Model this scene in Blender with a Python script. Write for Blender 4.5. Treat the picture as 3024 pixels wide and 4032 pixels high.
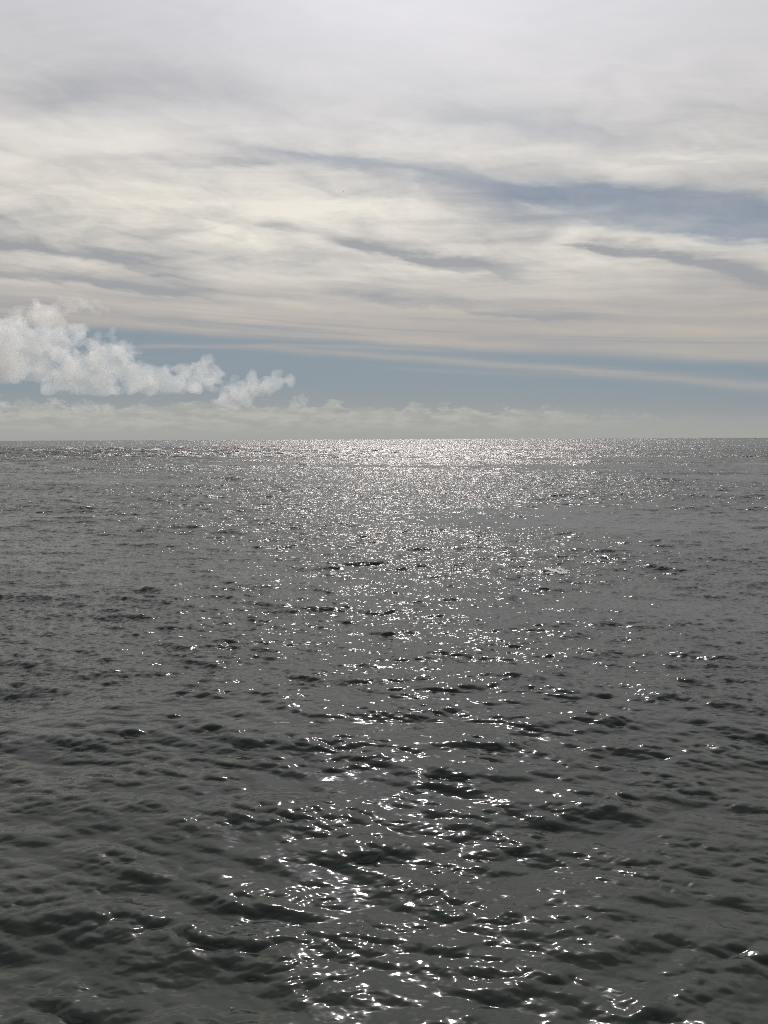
import bpy, math, random
import numpy as np

sc = bpy.context.scene
for o in list(bpy.data.objects):
    bpy.data.objects.remove(o, do_unlink=True)
R = math.radians
COL = sc.collection

# ------------------------------------------------------------------ camera
EYE = 4.0
cam = bpy.data.cameras.new('camera')
cam.sensor_fit = 'VERTICAL'
cam.sensor_height = 36.0
cam.lens = 36.0 * 3028.0 / 4032.0
cam.clip_start, cam.clip_end = 0.05, 600000.0
cam_ob = bpy.data.objects.new('camera', cam)
COL.objects.link(cam_ob)
cam_ob.location = (0.0, 0.0, EYE)
cam_ob.rotation_mode = 'XYZ'
from mathutils import Matrix
cam_ob.rotation_euler = (Matrix.Rotation(R(90.0 - 5.4), 3, 'X') @ Matrix.Rotation(R(-0.23), 3, 'Z')).to_euler()
sc.camera = cam_ob

# ------------------------------------------------------------------ sun + exposure
SUN_EL, SUN_AZ = R(41.0), R(2.3)          # azimuth clockwise from +Y
sl = bpy.data.lights.new('sun', 'SUN')
sl.energy = 4.0
sl.angle = R(0.53)
sl.color = (1.0, 0.90, 0.85)
sun = bpy.data.objects.new('sun', sl)
COL.objects.link(sun)
sun.rotation_euler = (SUN_EL - R(90.0), 0.0, 0.0)
to_sun = (math.sin(SUN_AZ) * math.cos(SUN_EL), math.cos(SUN_AZ) * math.cos(SUN_EL), math.sin(SUN_EL))
from mathutils import Vector
sun.rotation_euler = Vector(to_sun).to_track_quat('Z', 'Y').to_euler()

vs = sc.view_settings
vs.view_transform = 'Standard'
vs.look = 'None'
vs.exposure = 0.0
vs.gamma = 1.0
vs.use_curve_mapping = False
sc.render.engine = 'CYCLES'
sc.cycles.use_denoising = False
sc.cycles.use_adaptive_sampling = True
sc.cycles.adaptive_min_samples = 40
sc.cycles.adaptive_threshold = 0.006
sc.cycles.max_bounces = 6
sc.cycles.diffuse_bounces = 1
sc.cycles.glossy_bounces = 2
sc.cycles.volume_bounces = 1
sc.cycles.sample_clamp_direct = 14.0
sc.cycles.sample_clamp_indirect = 0.8
sc.render.film_transparent = False
sc.cycles.pixel_filter_type = 'BLACKMAN_HARRIS'
sc.cycles.filter_width = 1.1

# ------------------------------------------------------------------ node shorthand
class N:
    """Small expression builder over a node tree."""
    tree = None
    def __init__(s, sock): s.s = sock
    @staticmethod
    def new(t, **kw):
        n = N.tree.nodes.new(t)
        for k, v in kw.items(): setattr(n, k, v)
        return n
    @staticmethod
    def plug(v, inp):
        if isinstance(v, N): N.tree.links.new(v.s, inp)
        elif hasattr(v, '__len__') and len(inp.default_value) == 4 and len(v) == 3: inp.default_value = (*v, 1.0)
        else: inp.default_value = v
    @staticmethod
    def m(op, *a, clamp=False):
        n = N.new('ShaderNodeMath', operation=op, use_clamp=clamp)
        for i, v in enumerate(a): N.plug(v, n.inputs[i])
        return N(n.outputs[0])
    def __add__(s, o): return N.m('ADD', s, o)
    __radd__ = __add__
    def __sub__(s, o): return N.m('SUBTRACT', s, o)
    def __rsub__(s, o): return N.m('SUBTRACT', o, s)
    def __mul__(s, o): return N.m('MULTIPLY', s, o)
    __rmul__ = __mul__
    def __truediv__(s, o): return N.m('DIVIDE', s, o)
    def __neg__(s): return N.m('MULTIPLY', s, -1.0)
def sstep(x, a, b):
    n = N.new('ShaderNodeMapRange', interpolation_type='SMOOTHSTEP')
    N.plug(x, n.inputs[0]); n.inputs[1].default_value = a; n.inputs[2].default_value = b
    n.inputs[3].default_value = 0.0; n.inputs[4].default_value = 1.0
    return N(n.outputs[0])
def clamp01(x): return N.m('ADD', x, 0.0, clamp=True)
def gauss(x): return N.m('POWER', 2.718282, -(x * x))
def comb(x, y, z):
    n = N.new('ShaderNodeCombineXYZ')
    for i, v in enumerate((x, y, z)): N.plug(v, n.inputs[i])
    return N(n.outputs[0])
def sep(v):
    n = N.new('ShaderNodeSeparateXYZ'); N.plug(v, n.inputs[0])
    return [N(o) for o in n.outputs]
def noise(v, scale=1.0, detail=3.0, rough=0.5, dist=0.0, out='Fac', lac=2.0):
    n = N.new('ShaderNodeTexNoise', noise_dimensions='3D')
    N.plug(v, n.inputs['Vector'])
    n.inputs['Scale'].default_value = scale; n.inputs['Detail'].default_value = detail
    n.inputs['Roughness'].default_value = rough; n.inputs['Distortion'].default_value = dist
    n.inputs['Lacunarity'].default_value = lac
    return N(n.outputs[out])
def mix(f, a, b):
    n = N.new('ShaderNodeMix', data_type='RGBA', blend_type='MIX')
    N.plug(f, n.inputs[0]); N.plug(a, n.inputs[6]); N.plug(b, n.inputs[7])
    return N(n.outputs[2])
def vmul(v, f):
    n = N.new('ShaderNodeVectorMath', operation='SCALE')
    N.plug(v, n.inputs[0]); N.plug(f, n.inputs['Scale'])
    return N(n.outputs[0])
def srgb(r, g, b):
    def c(v):
        v /= 255.0
        return v / 12.92 if v <= 0.04045 else ((v + 0.055) / 1.055) ** 2.4
    return (c(r), c(g), c(b))

# ------------------------------------------------------------------ world: hazy sky under a torn sheet of high cloud
SKY_STRENGTH = 0.1
def rad(r, g, b):                          # picture colour -> radiance before the background strength
    return tuple(v / SKY_STRENGTH for v in srgb(r, g, b))
world = bpy.data.worlds.new('World')
sc.world = world
world.cycles.sampling_method = 'NONE'   # the smooth sky is found by the rays themselves
world.use_nodes = True
wt = world.node_tree
wt.nodes.clear()
N.tree = wt
tc = N.new('ShaderNodeTexCoord')
dirv = N(tc.outputs['Generated'])
dx, dy, dz = sep(dirv)
az = N.m('ARCTAN2', dx, dy) * 57.29578
el = N.m('ARCSINE', dz) * 57.29578

sky_n = N.new('ShaderNodeTexSky', sky_type='NISHITA', sun_disc=False)
sky_n.sun_elevation = SUN_EL
sky_n.sun_rotation = SUN_AZ
sky_n.altitude = 0.0
sky_n.air_density = 1.0
sky_n.dust_density = 1.6
sky_n.ozone_density = 1.0
nishita = N(sky_n.outputs[0])

# deck coordinates: where the view direction meets a flat cloud sheet
zz = N.m('MAXIMUM', dz, 0.0) + 0.07
u = dx / zz
v = dy / zz
w1 = noise(comb(u, v, 0.0), 0.55, 3.0, 0.5, out='Color')
wx, wy, wz = sep(w1)
us = u + (wx - 0.5) * 1.3
vs_ = v + (wy - 0.5) * 0.9 + us * 0.10
# warped elevation for the streaks
wv = noise(comb(az * 0.16, el * 0.62 + az * 0.045, 3.1), 1.0, 4.0, 0.55, out='Color')
w2x, w2y, w2z = sep(wv)
wisp0 = noise(comb(az * 0.42, el * 1.7 + az * 0.2, 6.6), 1.0, 6.0, 0.62)
elw = el + (w2x - 0.5) * 1.5 + (wisp0 - 0.5) * 0.9
azw = az + (w2y - 0.5) * 3.5
wisp = noise(comb(us * 0.55, vs_ * 1.9, 1.7), 1.35, 6.0, 0.60, 0.6)       # stretched, torn
soft = noise(comb(us * 0.35, vs_ * 0.8, 5.3), 0.9, 4.0, 0.5)
stripes = noise(comb(az * 0.055, el * 1.0 + az * 0.06 + (w2z - 0.5) * 0.9, 14.0), 1.0, 4.0, 0.5)
curl = noise(comb(azw * 0.20, elw * 0.75 + az * 0.10, 8.0), 1.0, 6.0, 0.58, 0.8)

def band(c2, c1, c0, a0, a1, wl, wr, fade=2.5, E=None, A=None, sharp=False):
    """a streak: |el - poly(az)| / width, faded at both ends"""
    e = elw if E is None else E
    a = azw if A is None else A
    centre = (a * c2 + c1) * a + c0
    t = clamp01((a - a0) / (a1 - a0))
    wdt = t * (wr - wl) + wl
    d = e - centre
    if sharp: d = N.m('MAXIMUM', d, 0.0) * 0.6 + N.m('MINIMUM', d, 0.0) * 1.7     # crisp lower edge, soft upper one
    return gauss(d / wdt) * sstep(a, a0 - fade, a0 + fade) * (1.0 - sstep(a, a1 - fade, a1 + fade))

gap = band(-0.00301, -0.12579, 18.70, -9.5, 75.0, 0.30, 2.5, 5.0) * (0.42 + sstep(az, 0.0, 20.0) * 0.8)
gap = gap + band(-0.00791, -0.00231, 22.0, 3.0, 17.0, 0.9, 1.0, 4.0) * 0.30
gap = gap + band(-0.0063, -0.14775, 18.87, -9.0, 3.0, 0.30, 0.35) * 0.15
gap = gap + band(0.0, -0.08, 17.0, 5.0, 25.0, 0.9, 1.1, 4.0) * 0.38
gap = gap + band(0.0, -0.135, 16.6, 8.0, 60.0, 0.5, 0.9, 4.0) * 0.35
gap = N.m('MINIMUM', gap, 0.84)
dark = band(0.0019, -0.195, 13.24, -4.5, 10.0, 0.35, 0.75, sharp=True) * 0.85
dark = dark + band(-0.0115, 0.204, 12.5, 13.5, 26.0, 0.22, 0.65, 1.5, sharp=True) * 0.7
dark = dark + band(-0.00709, -0.36978, 7.59, -45.0, -14.0, 0.6, 0.4, sharp=True) * 0.75
dark = dark + band(0.00075, -0.02954, 9.59, -45.0, -12.5, 0.4, 0.35, sharp=True) * 0.65
dark = dark + band(0.01409, 0.37238, 20.9, -17.0, -6.5, 0.4, 0.4, sharp=True) * 0.45
dark = dark + band(-0.0024, -0.106, 14.15, -14.0, -5.0, 0.5, 0.4, sharp=True) * 0.5
dark = dark + band(-0.01875, -0.503, 19.4, -24.0, -8.0, 1.2, 1.0, 4.0, sharp=True) * 0.45
dark = dark + band(0.0006, -0.117, 9.96, -2.0, 15.0, 0.3, 0.35, sharp=True) * 0.45
light = band(-0.00164, -0.0185, 16.0, -24.0, 6.0, 1.7, 1.1, 4.0) * 0.75
light = light + band(-0.0162, 0.4957, 10.35, 13.0, 30.0, 0.75, 0.9, 1.2) * 1.15
light = light + band(-0.0071, -0.0677, 14.0, -14.0, 9.0, 0.7, 0.7) * 0.55
light = light + band(-0.0102, -0.4217, 15.06, -34.0, -13.0, 0.8, 0.9, 4.0) * 0.5
light = light + band(0.0077, -0.3225, 18.61, 9.8, 16.5, 0.3, 0.3, 1.0) * 1.0
light = light + band(-0.0141, 0.134, 13.16, 1.0, 20.0, 0.7, 0.9) * 0.4

# the sheet ends above a clear strip over the horizon
e_low = el + (w2z - 0.5) * 0.55
edge_line = (az * -0.00085 - 0.05565) * az + 6.75
over = e_low - edge_line
sheet = sstep(over, -0.25, 0.65)
streaks = noise(comb(az * 0.035, el * 2.4 + az * 0.14, 2.0), 1.0, 3.0, 0.55)
low_bands = band(-0.00093, -0.0777, 6.05, -10.0, 60.0, 0.24, 0.45, 5.0, e_low, az) * 0.68
low_bands = low_bands + band(-0.00288, -0.0387, 6.66, -19.0, 6.0, 0.14, 0.2, 4.0, e_low, az) * 0.55
low_bands = low_bands + sstep(streaks, 0.52, 0.72) * 0.35 * sstep(el, 2.6, 5.2)
opac = N.m('MAXIMUM', sheet * (0.97 - sstep(streaks, 0.48, 0.66) * 0.55 * (1.0 - sstep(over, 0.5, 2.6))), low_bands)
opac = opac * (1.0 - sstep(el + (wisp - 0.5) * 26.0 + (soft - 0.5) * 14.0, 47.0, 55.0) * 0.85)     # the sheet thins out overhead
opac = clamp01(opac - gap * (0.68 + sstep(wisp, 0.34, 0.62) * 0.32))

# brightness of the sheet
hi = sstep(el, 14.0, 27.0)
tone = 0.53 + light * 0.55 - dark * 0.85 + ((wisp - 0.5) * 1.9 * (1.0 - hi * 0.55) + (curl - 0.5) * 1.1 * (1.0 - hi * 0.7)) * (0.25 + sstep(el, 8.5, 15.0) * 0.75) + (stripes - 0.5) * 1.5 * (1.0 - sstep(el, 10.5, 16.0)) + (soft - 0.5) * 0.6 * hi
tone = tone + hi * 0.10 - gap * 0.12 - (1.0 - sstep(el, 6.0, 12.5)) * 0.10
tone = clamp01(tone)
def vmax(a): return a
warm_dark = rad(164, 165, 168)
warm_light = rad(237, 231, 219)
cool_dark = rad(181, 182, 187)
cool_light = rad(213, 211, 214)
beige = rad(206, 194, 180)
lowmix = 1.0 - sstep(el, 7.5, 13.0)
c_light = mix(lowmix, mix(hi, warm_light, cool_light), mix(sstep(el, 4.5, 8.0), rad(188, 183, 175), beige))
c_dark = mix(hi, warm_dark, cool_dark)
cloud = mix(tone, c_dark, c_light)
# forward scattering: thin cloud is brighter towards the sun behind it
dot = N.new('ShaderNodeVectorMath', operation='DOT_PRODUCT')
N.plug(dirv, dot.inputs[0]); dot.inputs[1].default_value = to_sun
ang = N.m('ARCCOSINE', N.m('MINIMUM', N(dot.outputs['Value']), 0.99999)) * 57.29578
glow = gauss(ang / 1.5) * 14.0 + gauss(ang / 5.5) * 3.5 + N.m('POWER', 2.718282, -(ang / 12.0)) * 1.0 + 0.86
away = 1.0 - sstep(ang, 60.0, 140.0) * 0.2
cloud = vmul(cloud, glow * away * 1.06)
# clear air: Nishita dulled by haze, greyer towards the horizon
clear = mix(0.1, rad(131, 146, 158), vmul(nishita, 0.6))
clear = mix(sstep(el, 8.0, 16.0), clear, mix(sstep(el, 26.0, 45.0), rad(122, 140, 162), mix(0.5, rad(108, 112, 116), vmul(nishita, 0.7))))
bil = noise(comb(az * 0.62, el * 1.3, 12.0), 1.0, 5.0, 0.62)
hz_top = (az * -0.00094 - 0.02226) * az + 2.3
mist = 1.0 - sstep(el - hz_top * 0.7, -1.0, 2.6)
puff = 1.0 - sstep(el - hz_top - (bil - 0.48) * 3.3, -0.22, 0.14)
haze_c = rad(168, 168, 162)
clear = mix(mist * 0.85, clear, haze_c)
pufft = noise(comb(az * 0.5, el * 2.0, 22.0), 1.0, 4.0, 0.6)
puffc = mix(sstep(pufft, 0.35, 0.65), rad(166, 168, 164), rad(188, 187, 179))
clear = mix(puff * sstep(el, 0.1, 1.6) * 0.75 * (1.0 - sstep(az, 6.0, 24.0) * 0.9), clear, puffc)
skyc = mix(opac, clear, cloud)
bg = N.new('ShaderNodeBackground')
N.plug(skyc, bg.inputs[0])
bg.inputs[1].default_value = SKY_STRENGTH
wo = N.new('ShaderNodeOutputWorld')
wt.links.new(bg.outputs[0], wo.inputs[0])

# ------------------------------------------------------------------ helpers
def tag(o, label=None, cat=None, group=None, kind=None):
    if label: o['label'] = label
    if cat: o['category'] = cat
    if group: o['group'] = group
    if kind: o['kind'] = kind
    return o
def link(name, me, mat=None, parent=None, loc=None):
    o = bpy.data.objects.new(name, me)
    COL.objects.link(o)
    if mat and me: me.materials.append(mat)
    if parent: o.parent = parent
    if loc is not None: o.location = loc
    return o
def grid_mesh(name, P, ok=None):
    """(rows, cols, 3) points -> quad mesh"""
    nr, nc = P.shape[:2]
    idx = np.arange(nr * nc).reshape(nr, nc)
    q = np.stack([idx[:-1, :-1], idx[:-1, 1:], idx[1:, 1:], idx[1:, :-1]], -1)
    q = q[ok] if ok is not None else q.reshape(-1, 4)
    V = P.reshape(-1, 3)
    if ok is not None:
        used = np.unique(q)
        remap = np.full(len(V), -1); remap[used] = np.arange(len(used))
        V = V[used]; q = remap[q]
    me = bpy.data.meshes.new(name)
    me.vertices.add(len(V)); me.vertices.foreach_set('co', V.astype(np.float32).ravel())
    me.loops.add(q.size); me.loops.foreach_set('vertex_index', q.astype(np.int32).ravel())
    me.polygons.add(len(q)); me.polygons.foreach_set('loop_start', np.arange(0, q.size, 4, dtype=np.int32))
    me.polygons.foreach_set('use_smooth', np.ones(len(q), bool))
    me.update(calc_edges=True)
    return me

# ------------------------------------------------------------------ sea: wind waves in octave bands, summed from FFT tiles
rng = np.random.default_rng(11)
# (longest wave, shortest wave, tile size, rms slope)
BANDS = [(16.0, 5.0, 97.0, 0.032), (5.0, 1.5, 43.0, 0.048), (1.5, 0.45, 14.3, 0.074),
         (0.45, 0.145, 4.7, 0.118), (0.145, 0.05, 1.75, 0.080)]
WIND = R(-8.0)                                   # waves run towards the viewer, a little askew
def make_tile(l0, l1, L, slope, n=512):
    k = 2 * np.pi * np.fft.fftfreq(n, L / n)
    kx, ky = np.meshgrid(k, k, indexing='xy')
    kk = np.hypot(kx, ky); kk[0, 0] = 1
    th = np.arctan2(ky, kx) - (-np.pi / 2 + WIND)
    # long-crested main train, a second one crossing it, and a little of everything
    spread = np.abs(np.cos(th + 0.10)) ** 14 + 0.40 * np.abs(np.cos(th - 0.55)) ** 12 + 0.14 * np.abs(np.cos(th + 0.8)) ** 6 + 0.012
    lam = 2 * np.pi / kk
    win = 1 / (1 + (lam / l0) ** 8) * 1 / (1 + (l1 / lam) ** 8)
    amp = kk ** -2.0 * np.sqrt(spread * win); amp[0, 0] = 0
    H = amp * (rng.normal(size=kk.shape) + 1j * rng.normal(size=kk.shape))
    h = np.fft.ifft2(H)
    sx = np.fft.ifft2(1j * kx * H).real; sy = np.fft.ifft2(1j * ky * H).real
    s = slope / np.sqrt((sx ** 2 + sy ** 2).mean())
    ddx = np.fft.ifft2(-1j * kx / kk * H).real; ddy = np.fft.ifft2(-1j * ky / kk * H).real
    return [(a * s).astype(np.float32) for a in (h.real, ddx, ddy)]
TILES = [make_tile(*b) for b in BANDS]
def sample(t, x, y, L, rot):
    c, s = math.cos(rot), math.sin(rot)
    n = t[0].shape[0]
    X = ((c * x - s * y) / L * n) % n; Y = ((s * x + c * y) / L * n) % n
    i = X.astype(np.int32) % n; j = Y.astype(np.int32) % n
    fx = (X - np.floor(X)).astype(np.float32); fy = (Y - np.floor(Y)).astype(np.float32)
    i1 = (i + 1) % n; j1 = (j + 1) % n
    out = []
    for a in t:
        out.append((a[j, i] * (1 - fx) + a[j, i1] * fx) * (1 - fy) + (a[j1, i] * (1 - fx) + a[j1, i1] * fx) * fy)
    h, ax, ay = out
    return h, c * ax + s * ay, -s * ax + c * ay
ROT = [0.0, 0.06, -0.05, 0.09, -0.11]
CHOP = [1.0, 1.0, 0.9, 0.85, 0.6]
LEAN = [0.5, 0.8, 0.7, 0.7, 0.0]           # crests lean towards the lee side, the near side
gx = rng.normal(size=(64, 64))
gx = np.fft.ifft2(np.fft.fft2(gx) * np.exp(-(np.add.outer(np.fft.fftfreq(64) ** 2, np.fft.fftfreq(64) ** 2)) * 260)).real
gx = (gx / gx.std()).astype(np.float32)
def gust(x, y):
    """wind patches, long across the wind: multiplies the short waves"""
    a, _, _ = sample([gx, gx, gx], x, y * 2.2, 90.0, 0.3)
    b, _, _ = sample([gx, gx, gx], x, y * 2.0, 310.0, -0.2)
    return np.clip(1.0 + 0.2 * a + 0.2 * b, 0.45, 1.4)
def shoal(x, y):
    """steeper waves over the bank on the left, far out"""
    r = np.hypot(x, y); a = np.degrees(np.arctan2(x, y))
    return np.exp(-((np.log(np.maximum(r, 1) / 330.0)) / 0.55) ** 2) * (1 / (1 + np.exp((a - 6.0) / 4.0)))
def sea_point(x, y, spacing):
    """displaced surface for rest positions; spacing limits which waves the mesh can carry"""
    px = x.astype(np.float64).copy(); py = y.astype(np.float64).copy(); pz = np.zeros_like(px)
    g = gust(x, y); sh = shoal(x, y)
    out_ = np.clip((np.hypot(x, y) - 40.0) / 160.0, 0, 1)      # rougher water farther out
    mid_ = np.clip((np.hypot(x, y) - 7.0) / 16.0, 0, 1)
    left = []; grp = 1.0
    for b, (l0, l1, L, s) in enumerate(BANDS):
        lam = math.sqrt(l0 * l1)
        f = np.clip((lam / spacing - 0.9) / 2.2, 0, 1)
        left.append(1 - f)
        if f.max() == 0: continue
        amp = f * (g * (1.0 + 0.25 * out_ + 0.30 * mid_) if b >= 2 else (1.0 + 1.0 * out_ + 2.6 * sh))
        h, ax, ay = sample(TILES[b], x, y, L, ROT[b])
        if b >= 3: amp = amp * grp
        pz += h * amp; px += CHOP[b] * ax * amp; py += (CHOP[b] * ay - LEAN[b] * h) * amp
        if b == 2: grp = np.clip(0.86 + 0.34 * h / TILES[2][0].std() * f, 0.42, 1.5)   # ripples gather on the crests
    return np.stack([px, py, pz], -1), left, g

# rows out from the eye, columns by bearing: dense ahead, coarse behind
r = [1.2]
while r[-1] < 2.9: r.append(r[-1] + 0.06)
while r[-1] < 12.0: r.append(r[-1] + 0.013 + 0.0008 * max(0, r[-1] - 6))
while r[-1] < 30.0: r.append(r[-1] * 1.0042)
while r[-1] < 500.0: r.append(r[-1] * 1.0036)
while r[-1] < 4000.0: r.append(r[-1] * 1.0090)
while r[-1] < 250000.0: r.append(r[-1] * 1.12)
r = np.array(r)
fine = np.arange(-29.0, 29.0001, 0.1)
side = []
a = 29.0; st = 0.12
while a < 180.0:
    st *= 1.12; a = min(180.0, a + st); side.append(a)
bear = np.radians(np.concatenate([-np.array(side[::-1]), fine, np.array(side)]))
RR, AA = np.meshgrid(r, bear, indexing='ij')
dr = np.gradient(r)[:, None] * np.ones_like(AA)
da = RR * np.gradient(bear)[None, :]
spacing = np.maximum(dr, da)
P, left, g = sea_point(RR * np.sin(AA), RR * np.cos(AA), spacing)
sea_me = grid_mesh('sea', P)
for b in range(1, 5):
    at = sea_me.attributes.new('ripple_%d' % b, 'FLOAT', 'POINT')
    at.data.foreach_set('value', (left[b] * (g if b >= 2 else 0.5 + 0.5 * g)).astype(np.float32).ravel())
at = sea_me.attributes.new('gust', 'FLOAT', 'POINT')
at.data.foreach_set('value', g.astype(np.float32).ravel())

def attr(name):
    n = N.new('ShaderNodeAttribute', attribute_type='GEOMETRY', attribute_name=name)
    return N(n.outputs['Fac'])
def make_mat(name):
    m = bpy.data.materials.new(name); m.use_nodes = True
    m.node_tree.nodes.clear(); N.tree = m.node_tree
    out = N.new('ShaderNodeOutputMaterial')
    return m, out

water, out = make_mat('sea_water')
geo = N.new('ShaderNodeNewGeometry')
pos = N(geo.outputs['Position']); nrm = N(geo.outputs['Normal'])
px, py, pz = sep(pos)
tx, ty = 0.0, 0.0
# waves too short for the mesh at that distance go on as surface relief: (frequency, rms slope, attribute)
for i, (fr, sl_, at_, bias) in enumerate([(0.36, 0.14, 'ripple_1', 0.05), (1.2, 0.19, 'ripple_2', 0.07), (3.7, 0.19, 'ripple_3', 0.03), (11.0, 0.13, 'ripple_4', 0.0), (32.0, 0.010, 'gust', 0.0)]):
    c = noise(comb(px * 0.5, py * 1.15, pz + 7.3 * i), fr * 1.5, 1.0, 0.5, out='Color')
    cx, cy, cz = sep(c)
    wgt = attr(at_) * (sl_ / 0.135)
    tx = (cx - 0.5) * wgt * 0.9 + tx
    ty = (cy - 0.5) * wgt + (attr(at_) * bias) + ty
nx, ny, nz = sep(nrm)
nn = N.new('ShaderNodeVectorMath', operation='NORMALIZE')
N.plug(comb(nx - tx, ny - ty, nz), nn.inputs[0])
pr = N.new('ShaderNodeBsdfPrincipled')
pr.inputs['Base Color'].default_value = (0.0165, 0.0212, 0.0160, 1)
N.plug(0.046 + attr('ripple_4') * 0.008 + attr('ripple_3') * 0.03 + attr('ripple_2') * 0.05, pr.inputs['Roughness'])
pr.inputs['IOR'].default_value = 1.46
N.plug(N(nn.outputs[0]), pr.inputs['Normal'])
N.tree.links.new(pr.outputs[0], out.inputs[0])
sea = link('sea', sea_me, water)
tag(sea, 'dark grey choppy sea with sun glitter reaching to the horizon', 'sea', kind='structure')


# ------------------------------------------------------------------ cumulus: real bodies of scattering droplets, 20 to 46 km off
# key, distance in m, lobes as (x across, height, radius) in m
CUMULUS = [
    ('A', 20000, [(-9990, 2300, 720), (-10470, 2540, 720), (-9390, 2000, 510), (-8900, 2540, 580), (-8420, 2600, 460), (-8540, 2990, 300), (-9750, 2780, 340), (-9270, 1750, 260), (-8180, 2300, 300), (-8780, 2000, 360), (-10230, 1820, 360)]),
    ('B', 21000, [(-8840, 1590, 300), (-8210, 1910, 510), (-7580, 2100, 480), (-7070, 2230, 350), (-7710, 1590, 380), (-6820, 1720, 430), (-6320, 1590, 350), (-6060, 1660, 300), (-5680, 1500, 250), (-5050, 1380, 160), (-9160, 1500, 180), (-7200, 1470, 250), (-8210, 1470, 230)]),
    ('C', 23000, [(-5880, 1980, 240), (-5390, 2050, 280), (-5050, 2200, 170), (-5190, 1810, 300), (-5670, 1680, 280), (-4910, 1840, 180), (-6110, 1790, 150)]),
    ('D', 24000, [(-4470, 1460, 320), (-4910, 1240, 250), (-4620, 1080, 170), (-4040, 1630, 250), (-3680, 1720, 260), (-3320, 1750, 230), (-2880, 1820, 160), (-4010, 2070, 120), (-4260, 1230, 190)]),
    ('W', 19500, [(-8210, 3160, 160), (-7860, 3320, 150), (-7510, 3370, 150), (-7130, 3300, 130), (-6830, 3200, 80)]),
    ('H', 34000, [(-17590, 1700, 330), (-16980, 1700, 270), (-16530, 1560, 180), (-17230, 1490, 250), (-16770, 1450, 200)]),
    ('I', 34000, [(-15650, 1620, 180), (-16000, 1540, 160), (-15300, 1540, 140), (-14970, 1490, 100)]),
    ('E', 34000, [(-3630, 1780, 180), (-3840, 1580, 180), (-3470, 1620, 160)]),
    ('J', 36000, [(-14290, 1450, 220), (-13820, 1520, 240), (-13320, 1500, 220), (-12820, 1410, 170), (-14730, 1390, 150)]),
]
CLOUD_LABEL = {
    'A': 'tallest ragged white cumulus cloud, cut by the left edge of the picture',
    'B': 'broad white cumulus cloud with a flat base, right of the tallest one',
    'C': 'white cumulus turret joined to the right end of the broad cloud',
    'D': 'ragged white cumulus cloud lowest and farthest right in the main bank',
    'W': 'thin grey wisp of cloud hanging above the tallest cumulus',
    'H': 'small low cumulus cut by the left edge, under the tallest cloud',
    'I': 'small low flat cumulus under the gap between the two largest clouds',
    'E': 'small lone cumulus puff just right of the main bank, above the horizon',
    'J': 'long low cumulus under the broad cloud with the flat base',
}

def cloud_mat(name, density, aniso=0.5):
    m, out = make_mat(name)
    vol = N.new('ShaderNodeVolumePrincipled')
    vol.inputs['Color'].default_value = (0.87, 0.89, 0.865, 1)
    vol.inputs['Density'].default_value = density
    vol.inputs['Anisotropy'].default_value = aniso
    m.node_tree.links.new(vol.outputs[0], out.inputs['Volume'])
    return m
CM = {'near': cloud_mat('cloud_droplets', 0.0008, 0.5), 'far': cloud_mat('cloud_droplets_hazy', 0.00035, 0.45), 'wisp': cloud_mat('cloud_wisp', 0.0007, 0.4)}
import bmesh
def surface_net(F, h, org):
    """closed quad surface where the field F crosses zero (naive surface nets)"""
    nx, ny, nz = F.shape
    ins = F > 0
    cs = [(0, 0, 0), (1, 0, 0), (0, 1, 0), (1, 1, 0), (0, 0, 1), (1, 0, 1), (0, 1, 1), (1, 1, 1)]
    def cr(A, c): return A[c[0]:nx - 1 + c[0], c[1]:ny - 1 + c[1], c[2]:nz - 1 + c[2]]
    cnt = sum(cr(ins, c).astype(np.int8) for c in cs)
    act = (cnt > 0) & (cnt < 8)
    acc = np.zeros(act.shape + (3,)); num = np.zeros(act.shape)
    for a in range(8):
        for ax in range(3):
            if cs[a][ax]: continue
            b = list(cs[a]); b[ax] = 1
            fa, fb = cr(F, cs[a]), cr(F, tuple(b))
            x_ = (fa > 0) != (fb > 0)
            t = np.where(x_, fa / np.where(x_, fa - fb, 1), 0)
            for d in range(3): acc[..., d] += np.where(x_, (t if d == ax else cs[a][d]), 0)
            num += x_
    vid = np.full(act.shape, -1); vid[act] = np.arange(act.sum())
    V = (np.argwhere(act) + acc[act] / num[act][:, None]) * h + org
    Q = []
    for ax in range(3):
        o1, o2 = [(1, 2), (2, 0), (0, 1)][ax]
        sl = [slice(1, -1)] * 3; sl[ax] = slice(0, -1)
        lo = ins[tuple(sl)]
        sh_ = list(sl); sh_[ax] = slice(1, None)
        hi_ = ins[tuple(sh_)]
        for flip, msk in ((False, lo & ~hi_), (True, ~lo & hi_)):
            idx = np.argwhere(msk); off = np.ones(3, int); off[ax] = 0
            idx = idx + off
            def g(d1, d2):
                k = idx.copy(); k[:, o1] -= d1; k[:, o2] -= d2
                return vid[k[:, 0], k[:, 1], k[:, 2]]
            q = np.stack([g(1, 1), g(0, 1), g(0, 0), g(1, 0)], -1)
            Q.append(q[:, ::-1] if flip else q)
    Q = np.concatenate(Q)
    lab = np.arange(len(V))                        # keep the one largest body
    for _ in range(400):
        m = lab[Q].min(1)
        new = lab.copy(); np.minimum.at(new, Q.ravel(), np.repeat(m, 4)); new = new[new]
        if (new == lab).all(): break
        lab = new
    keep = np.bincount(lab).argmax()
    Q = Q[lab[Q[:, 0]] == keep]
    used = np.unique(Q); rm_ = np.full(len(V), -1); rm_[used] = np.arange(len(used))
    return V[used], rm_[Q]
crng = np.random.default_rng(77)
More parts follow.
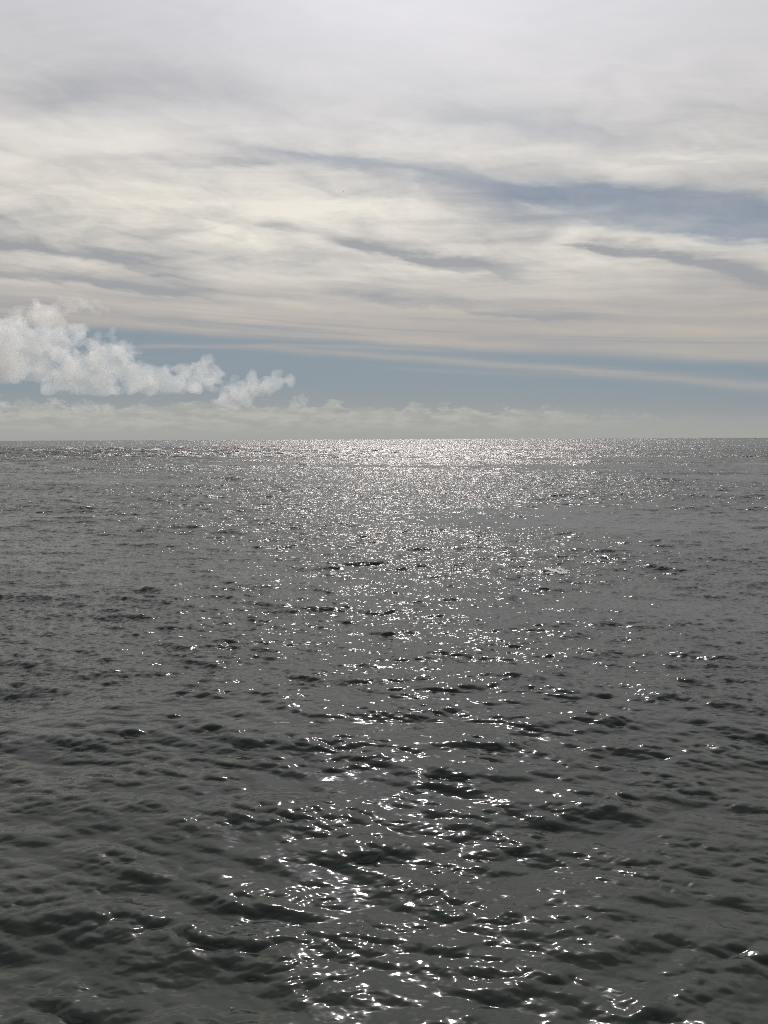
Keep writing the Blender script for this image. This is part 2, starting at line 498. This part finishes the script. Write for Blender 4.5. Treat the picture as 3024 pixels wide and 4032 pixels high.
def fractal3(shape, lam_max, h, p):
    f = [np.fft.fftfreq(n, h) for n in shape]
    k = np.sqrt(f[0][:, None, None] ** 2 + f[1][None, :, None] ** 2 + f[2][None, None, :] ** 2); k[0, 0, 0] = 1
    a = k ** -p / (1 + (1 / (k * lam_max)) ** 6); a[0, 0, 0] = 0
    g = np.fft.ifftn(np.fft.fftn(crng.normal(size=shape)) * a).real
    return g / g.std()
for key, dist, lobes in CUMULUS:
    cx = sum(l[0] for l in lobes) / len(lobes); rm = sum(l[2] for l in lobes) / len(lobes)
    zb = min(l[1] - l[2] for l in lobes)
    h = max(dist * 0.0011, rm * 0.06)
    x0 = min(l[0] - l[2] * 1.9 for l in lobes) - 4 * h; x1 = max(l[0] + l[2] * 1.9 for l in lobes) + 4 * h
    z0 = min(l[1] - l[2] * 1.9 for l in lobes) - 4 * h; z1 = max(l[1] + l[2] * 1.9 for l in lobes) + 4 * h
    yr = max(l[2] for l in lobes) * 2.1 + 4 * h
    ax_ = [np.arange(x0, x1, h), np.arange(-yr, yr, h), np.arange(z0, z1, h)]
    X, Y, Z = np.meshgrid(*ax_, indexing='ij')
    F = np.full(X.shape, -9.0)
    for (lx, lz, lr) in lobes:
        y0 = crng.uniform(-0.35, 0.35) * lr
        F = np.maximum(F, 1.0 - np.sqrt((X - lx) ** 2 + (Y - y0) ** 2 + (Z - lz) ** 2) / (lr * (1.12 if dist < 30000 else 1.25)))
    n1 = fractal3(F.shape, rm * 2.4, h, 3.2)
    n2 = np.abs(fractal3(F.shape, rm * 1.0, h, 2.9))
    F = F + 0.31 * n1 + 0.19 * (0.8 - n2)
    F -= 2.0 * np.clip((min(l[1] - l[2] * 0.75 for l in lobes) - Z) / rm, 0, 2)      # flat-ish base
    for s_ in (np.s_[:2], np.s_[-2:]): F[s_] = -1; F[:, s_] = -1; F[:, :, s_] = -1
    V, Q = surface_net(F, h, np.array([x0 - cx, -yr, z0 - zb]))
    me = bpy.data.meshes.new('cumulus_cloud')
    me.from_pydata(V.tolist(), [], Q.tolist())
    me.polygons.foreach_set('use_smooth', np.ones(len(me.polygons), bool)); me.update()
    ob = link('cumulus_cloud', me, CM['wisp'] if key == 'W' else CM['far'] if dist > 30000 else CM['near'])
    ob.location = (cx, dist, zb)
    tag(ob, CLOUD_LABEL[key], 'cloud', 'cumulus clouds low over the horizon')

# ------------------------------------------------------------------ foam floating on the waves
foam_mat, out = make_mat('sea_foam')
pr = N.new('ShaderNodeBsdfPrincipled')
geo = N.new('ShaderNodeNewGeometry')
fn = noise(N(geo.outputs['Position']), 9.0, 4.0, 0.6)
N.plug(mix(sstep(fn, 0.3, 0.7), (0.22, 0.23, 0.24), (0.46, 0.47, 0.49)), pr.inputs['Base Color'])
pr.inputs['Roughness'].default_value = 0.7
N.tree.links.new(pr.outputs[0], out.inputs[0])
def fbm(n, seed, cut):
    g = np.random.default_rng(seed).normal(size=(n, n))
    f = np.hypot(*np.meshgrid(np.fft.fftfreq(n), np.fft.fftfreq(n))); f[0, 0] = 1
    a = f ** -1.6 * (f > cut / n); a[0, 0] = 0
    h = np.fft.ifft2(np.fft.fft2(g) * a).real
    return h / h.std()
def foam(label, dist, bearing, wide, deep, seed, lace=False, n=56, lift=0.02, group=None):
    b = R(bearing)
    c = np.array([math.sin(b), math.cos(b)]); t = np.array([math.cos(b), -math.sin(b)])
    s_ = np.linspace(-0.5, 0.5, n)
    U, W = np.meshgrid(s_, s_)
    x = c[0] * (dist + W * deep) + t[0] * U * wide
    y = c[1] * (dist + W * deep) + t[1] * U * wide
    rr = np.hypot(x, y)
    sp = np.maximum(np.interp(rr, r, np.gradient(r)), rr * R(0.1))
    P, _, _ = sea_point(x, y, sp)
    f = fbm(n, seed, 2.5)
    fall = 1.0 - ((U / 0.5) ** 2 + (W / 0.5) ** 2)
    if lace: m = (np.abs(f) < 0.30) & (fall + 0.4 * fbm(n, seed + 9, 1.5) > 0.25)
    else: m = f * 0.75 + fall * 2.0 > 0.95
    m = m[:-1, :-1]
    best = np.zeros_like(m); seen = np.zeros_like(m)
    for p0 in zip(*np.nonzero(m)):                 # keep the one largest raft
        if seen[p0]: continue
        cur = np.zeros_like(m); stack = [p0]; seen[p0] = cur[p0] = True
        while stack:
            i_, j_ = stack.pop()
            for k_, l_ in ((i_ + 1, j_), (i_ - 1, j_), (i_, j_ + 1), (i_, j_ - 1)):
                if 0 <= k_ < m.shape[0] and 0 <= l_ < m.shape[1] and m[k_, l_] and not seen[k_, l_]:
                    seen[k_, l_] = cur[k_, l_] = True; stack.append((k_, l_))
        if cur.sum() > best.sum(): best = cur
    m = best
    thick = lift * (1.0 + 0.5 * fbm(n, seed + 3, 4.0))
    P[..., 2] += np.maximum(thick, lift * 0.4)
    o = link('foam_patch', grid_mesh('foam_patch', P, m), foam_mat)
    return tag(o, label, 'foam', group)
foam('pale foam patch adrift on open water at mid distance, right of the glitter', 23.9, 12.7, 1.0, 0.95, 3, lift=0.012)
foam('small foam scrap just left of the pale drifting patch', 23.6, 10.9, 0.35, 0.5, 8, lift=0.012)
foam('lacy foam strands in the near bottom left corner', 5.1, -15.6, 0.55, 0.30, 21, True, 90, 0.008)
foam('small lacy foam scrap near the bottom edge, right of the corner strands', 5.25, -12.6, 0.25, 0.10, 33, True, 60, 0.008)
for i, (d, a_, w_, h_, lab) in enumerate([
    (330, -24.2, 17, 30, 'long white breaker foam at the far left edge below the horizon'),
    (318, -17.2, 20, 28, 'widest white breaker foam on the far shoal, second band from the left'),
    (400, -22.0, 12, 30, 'white breaker streak behind the leftmost foam band'),
    (395, -18.9, 10, 26, 'short white breaker behind the widest foam band'),
    (430, -14.6, 11, 36, 'white breaker foam to the right of the shoal bands'),
    (300, -13.5, 9, 16, 'small near whitecap right of the widest foam band'),
    (520, -12.0, 13, 60, 'farthest whitecap line under the horizon on the left')]):
    foam(lab, d, a_, w_, h_, 50 + i, lift=0.18, group='breakers on the far shoal at left')

# ------------------------------------------------------------------ far vessels and marks
def paint(name, col, rough=0.5):
    m, out = make_mat(name)
    pr = N.new('ShaderNodeBsdfPrincipled')
    geo = N.new('ShaderNodeNewGeometry')
    fn = noise(N(geo.outputs['Position']), 3.0, 3.0, 0.6)
    N.plug(mix(fn, tuple(c * 0.8 for c in col), tuple(c * 1.15 for c in col)), pr.inputs['Base Color'])
    pr.inputs['Roughness'].default_value = rough
    N.tree.links.new(pr.outputs[0], out.inputs[0])
    return m
dark_hull = paint('dark_hull_paint', (0.035, 0.04, 0.05))
dark_steel = paint('dark_steel', (0.05, 0.05, 0.05), 0.4)
cabin_paint = paint('cabin_paint', (0.16, 0.16, 0.16))
mark_paint = paint('buoy_paint', (0.05, 0.045, 0.03))
def lathe(prof, seg=14):
    bm = bmesh.new(); rings = []
    for (rr, z) in prof:
        rings.append([bm.verts.new((rr * math.cos(2 * math.pi * k / seg), rr * math.sin(2 * math.pi * k / seg), z)) for k in range(seg)])
    for a, b in zip(rings[:-1], rings[1:]):
        for k in range(seg): bm.faces.new((a[k], a[(k + 1) % seg], b[(k + 1) % seg], b[k]))
    bm.faces.new(rings[0][::-1]); bm.faces.new(rings[-1])
    me = bpy.data.meshes.new('part'); bm.to_mesh(me); bm.free()
    return me
def bar(p, q, rad_, seg=8):
    p, q = Vector(p), Vector(q)
    me = lathe([(rad_, 0), (rad_, (q - p).length)], seg)
    me.transform(Matrix.Translation(p) @ (q - p).to_track_quat('Z', 'Y').to_matrix().to_4x4())
    return me
def empty(name, loc, rz=0.0):
    o = bpy.data.objects.new(name, None); COL.objects.link(o)
    o.location = loc; o.rotation_euler = (0, 0, rz)
    return o
def at(dist, bearing, z=0.0):
    return (dist * math.sin(R(bearing)), dist * math.cos(R(bearing)), z)

boat = empty('fishing_boat', at(3600, 25.73, -0.1), R(-40))
tag(boat, 'tiny dark boat with a tall mast on the far right horizon', 'boat')
bm = bmesh.new()
L, secs = 8.0, []
for t in np.linspace(0, 1, 9):
    hw = 1.7 * (1 - max(0, (t - 0.35) / 0.65) ** 2.2) * (0.9 + 0.1 * min(1, t * 4)); sh_ = 1.15 + 0.8 * t ** 2
    y = (t - 0.5) * L
    secs.append([bm.verts.new(c) for c in ((-hw, y, sh_), (-hw * 0.82, y, 0.2), (0, y, -0.5), (hw * 0.82, y, 0.2), (hw, y, sh_))])
for a, b in zip(secs[:-1], secs[1:]):
    for k in range(4): bm.faces.new((a[k], a[k + 1], b[k + 1], b[k]))
    bm.faces.new((a[4], a[0], b[0], b[4]))
bm.faces.new(secs[0])
bmesh.ops.remove_doubles(bm, verts=bm.verts, dist=0.01)
bmesh.ops.recalc_face_normals(bm, faces=bm.faces)
hm = bpy.data.meshes.new('hull'); bm.to_mesh(hm); bm.free()
link('hull', hm, dark_hull, boat)
bm = bmesh.new()
bmesh.ops.create_cube(bm, size=1.0, matrix=Matrix.Translation((0, 0.9, 2.15)) @ Matrix.Diagonal((2.0, 2.4, 1.9, 1)))
bmesh.ops.bevel(bm, geom=bm.edges[:], offset=0.15, segments=2, affect='EDGES')
cmh = bpy.data.meshes.new('wheelhouse'); bm.to_mesh(cmh); bm.free()
link('wheelhouse', cmh, cabin_paint, boat)
mast = link('mast', lathe([(0.17, 1.0), (0.13, 5.0), (0.07, 10.6)], 10), dark_steel, boat, (0, -0.6, 0))
link('boom', bar((0, -0.6, 2.6), (0, -3.6, 4.2), 0.08), dark_steel, boat)
for p in ((0, 3.9, 2.0), (-1.5, -2.5, 1.2), (1.5, -2.5, 1.2)):
    link('stay', bar((0, -0.6, 9.8), p, 0.03, 6), dark_steel, boat)

buoy = empty('navigation_buoy', at(2000, -9.09, 0.0))
tag(buoy, 'tiny dark pillar buoy on the horizon left of the glitter', 'buoy')
link('float', lathe([(0.7, -0.6), (1.15, -0.1), (1.2, 0.7), (0.9, 1.0)], 18), mark_paint, buoy)
link('tower', lathe([(0.85, 1.0), (0.55, 2.4), (0.38, 3.6)], 12), mark_paint, buoy)
link('topmark', lathe([(0.10, 3.6), (0.10, 4.3), (0.36, 4.35), (0.03, 5.5)], 12), mark_paint, buoy)

def bird(label, dist, bearing, z, span, bank, heading):
    e = empty('gull', at(dist, bearing, z), heading)
    e.rotation_euler = (0.0, bank, heading)
    tag(e, label, 'bird', 'birds far off in the sky')
    s_ = span / 1.2
    body = lathe([(0.01, -0.26), (0.05, -0.16), (0.075, 0.0), (0.06, 0.12), (0.042, 0.19), (0.045, 0.23), (0.012, 0.31)], 12)
    body.transform(Matrix.Rotation(R(-90), 4, 'X'))
    body.transform(Matrix.Scale(s_, 4))
    link('body', body, feather, e)
    for sgn in (-1, 1):
        bm = bmesh.new(); st = []
        for (x, y0, y1, zz_) in ((0.04, -0.09, 0.09, 0.02), (0.28, -0.04, 0.12, 0.13), (0.46, -0.10, 0.04, 0.12), (0.60, -0.17, -0.14, 0.06)):
            st.append([bm.verts.new((sgn * x * s_, y * s_, (zz_ + dz_) * s_)) for y, dz_ in ((y1, 0.0), ((y0 + y1) / 2, 0.018), (y0, 0.0), ((y0 + y1) / 2, -0.008))])
        for a, b in zip(st[:-1], st[1:]):
            for k in range(4): bm.faces.new((a[k], a[(k + 1) % 4], b[(k + 1) % 4], b[k]))
        bm.faces.new(st[0]); bm.faces.new(st[-1])
        bmesh.ops.recalc_face_normals(bm, faces=bm.faces)
        me = bpy.data.meshes.new('wing'); bm.to_mesh(me); bm.free()
        link('wing', me, feather, e)
    bm = bmesh.new()
    vsx = [bm.verts.new(Vector(c) * s_) for c in ((0.02, -0.24, 0.01), (-0.02, -0.24, 0.01), (-0.07, -0.40, 0.0), (0.07, -0.40, 0.0), (0.0, -0.3, -0.012))]
    bm.faces.new(vsx[:4]); 
    for k in range(4): bm.faces.new((vsx[(k + 1) % 4], vsx[k], vsx[4]))
    me = bpy.data.meshes.new('tail'); bm.to_mesh(me); bm.free()
    link('tail', me, feather, e)
feather = paint('feather', (0.10, 0.10, 0.10), 0.8)
d1 = 420.0
bird('distant dark bird, a mere speck high in the middle of the clouds', d1, -2.82, EYE + d1 * math.tan(R(17.2)), 1.1, 0.5, R(60))
d2 = 520.0
bird('distant gliding bird speck against the beige cloud, lower of the two', d2, 6.29, EYE + d2 * math.tan(R(11.17)), 1.3, 0.1, R(10))
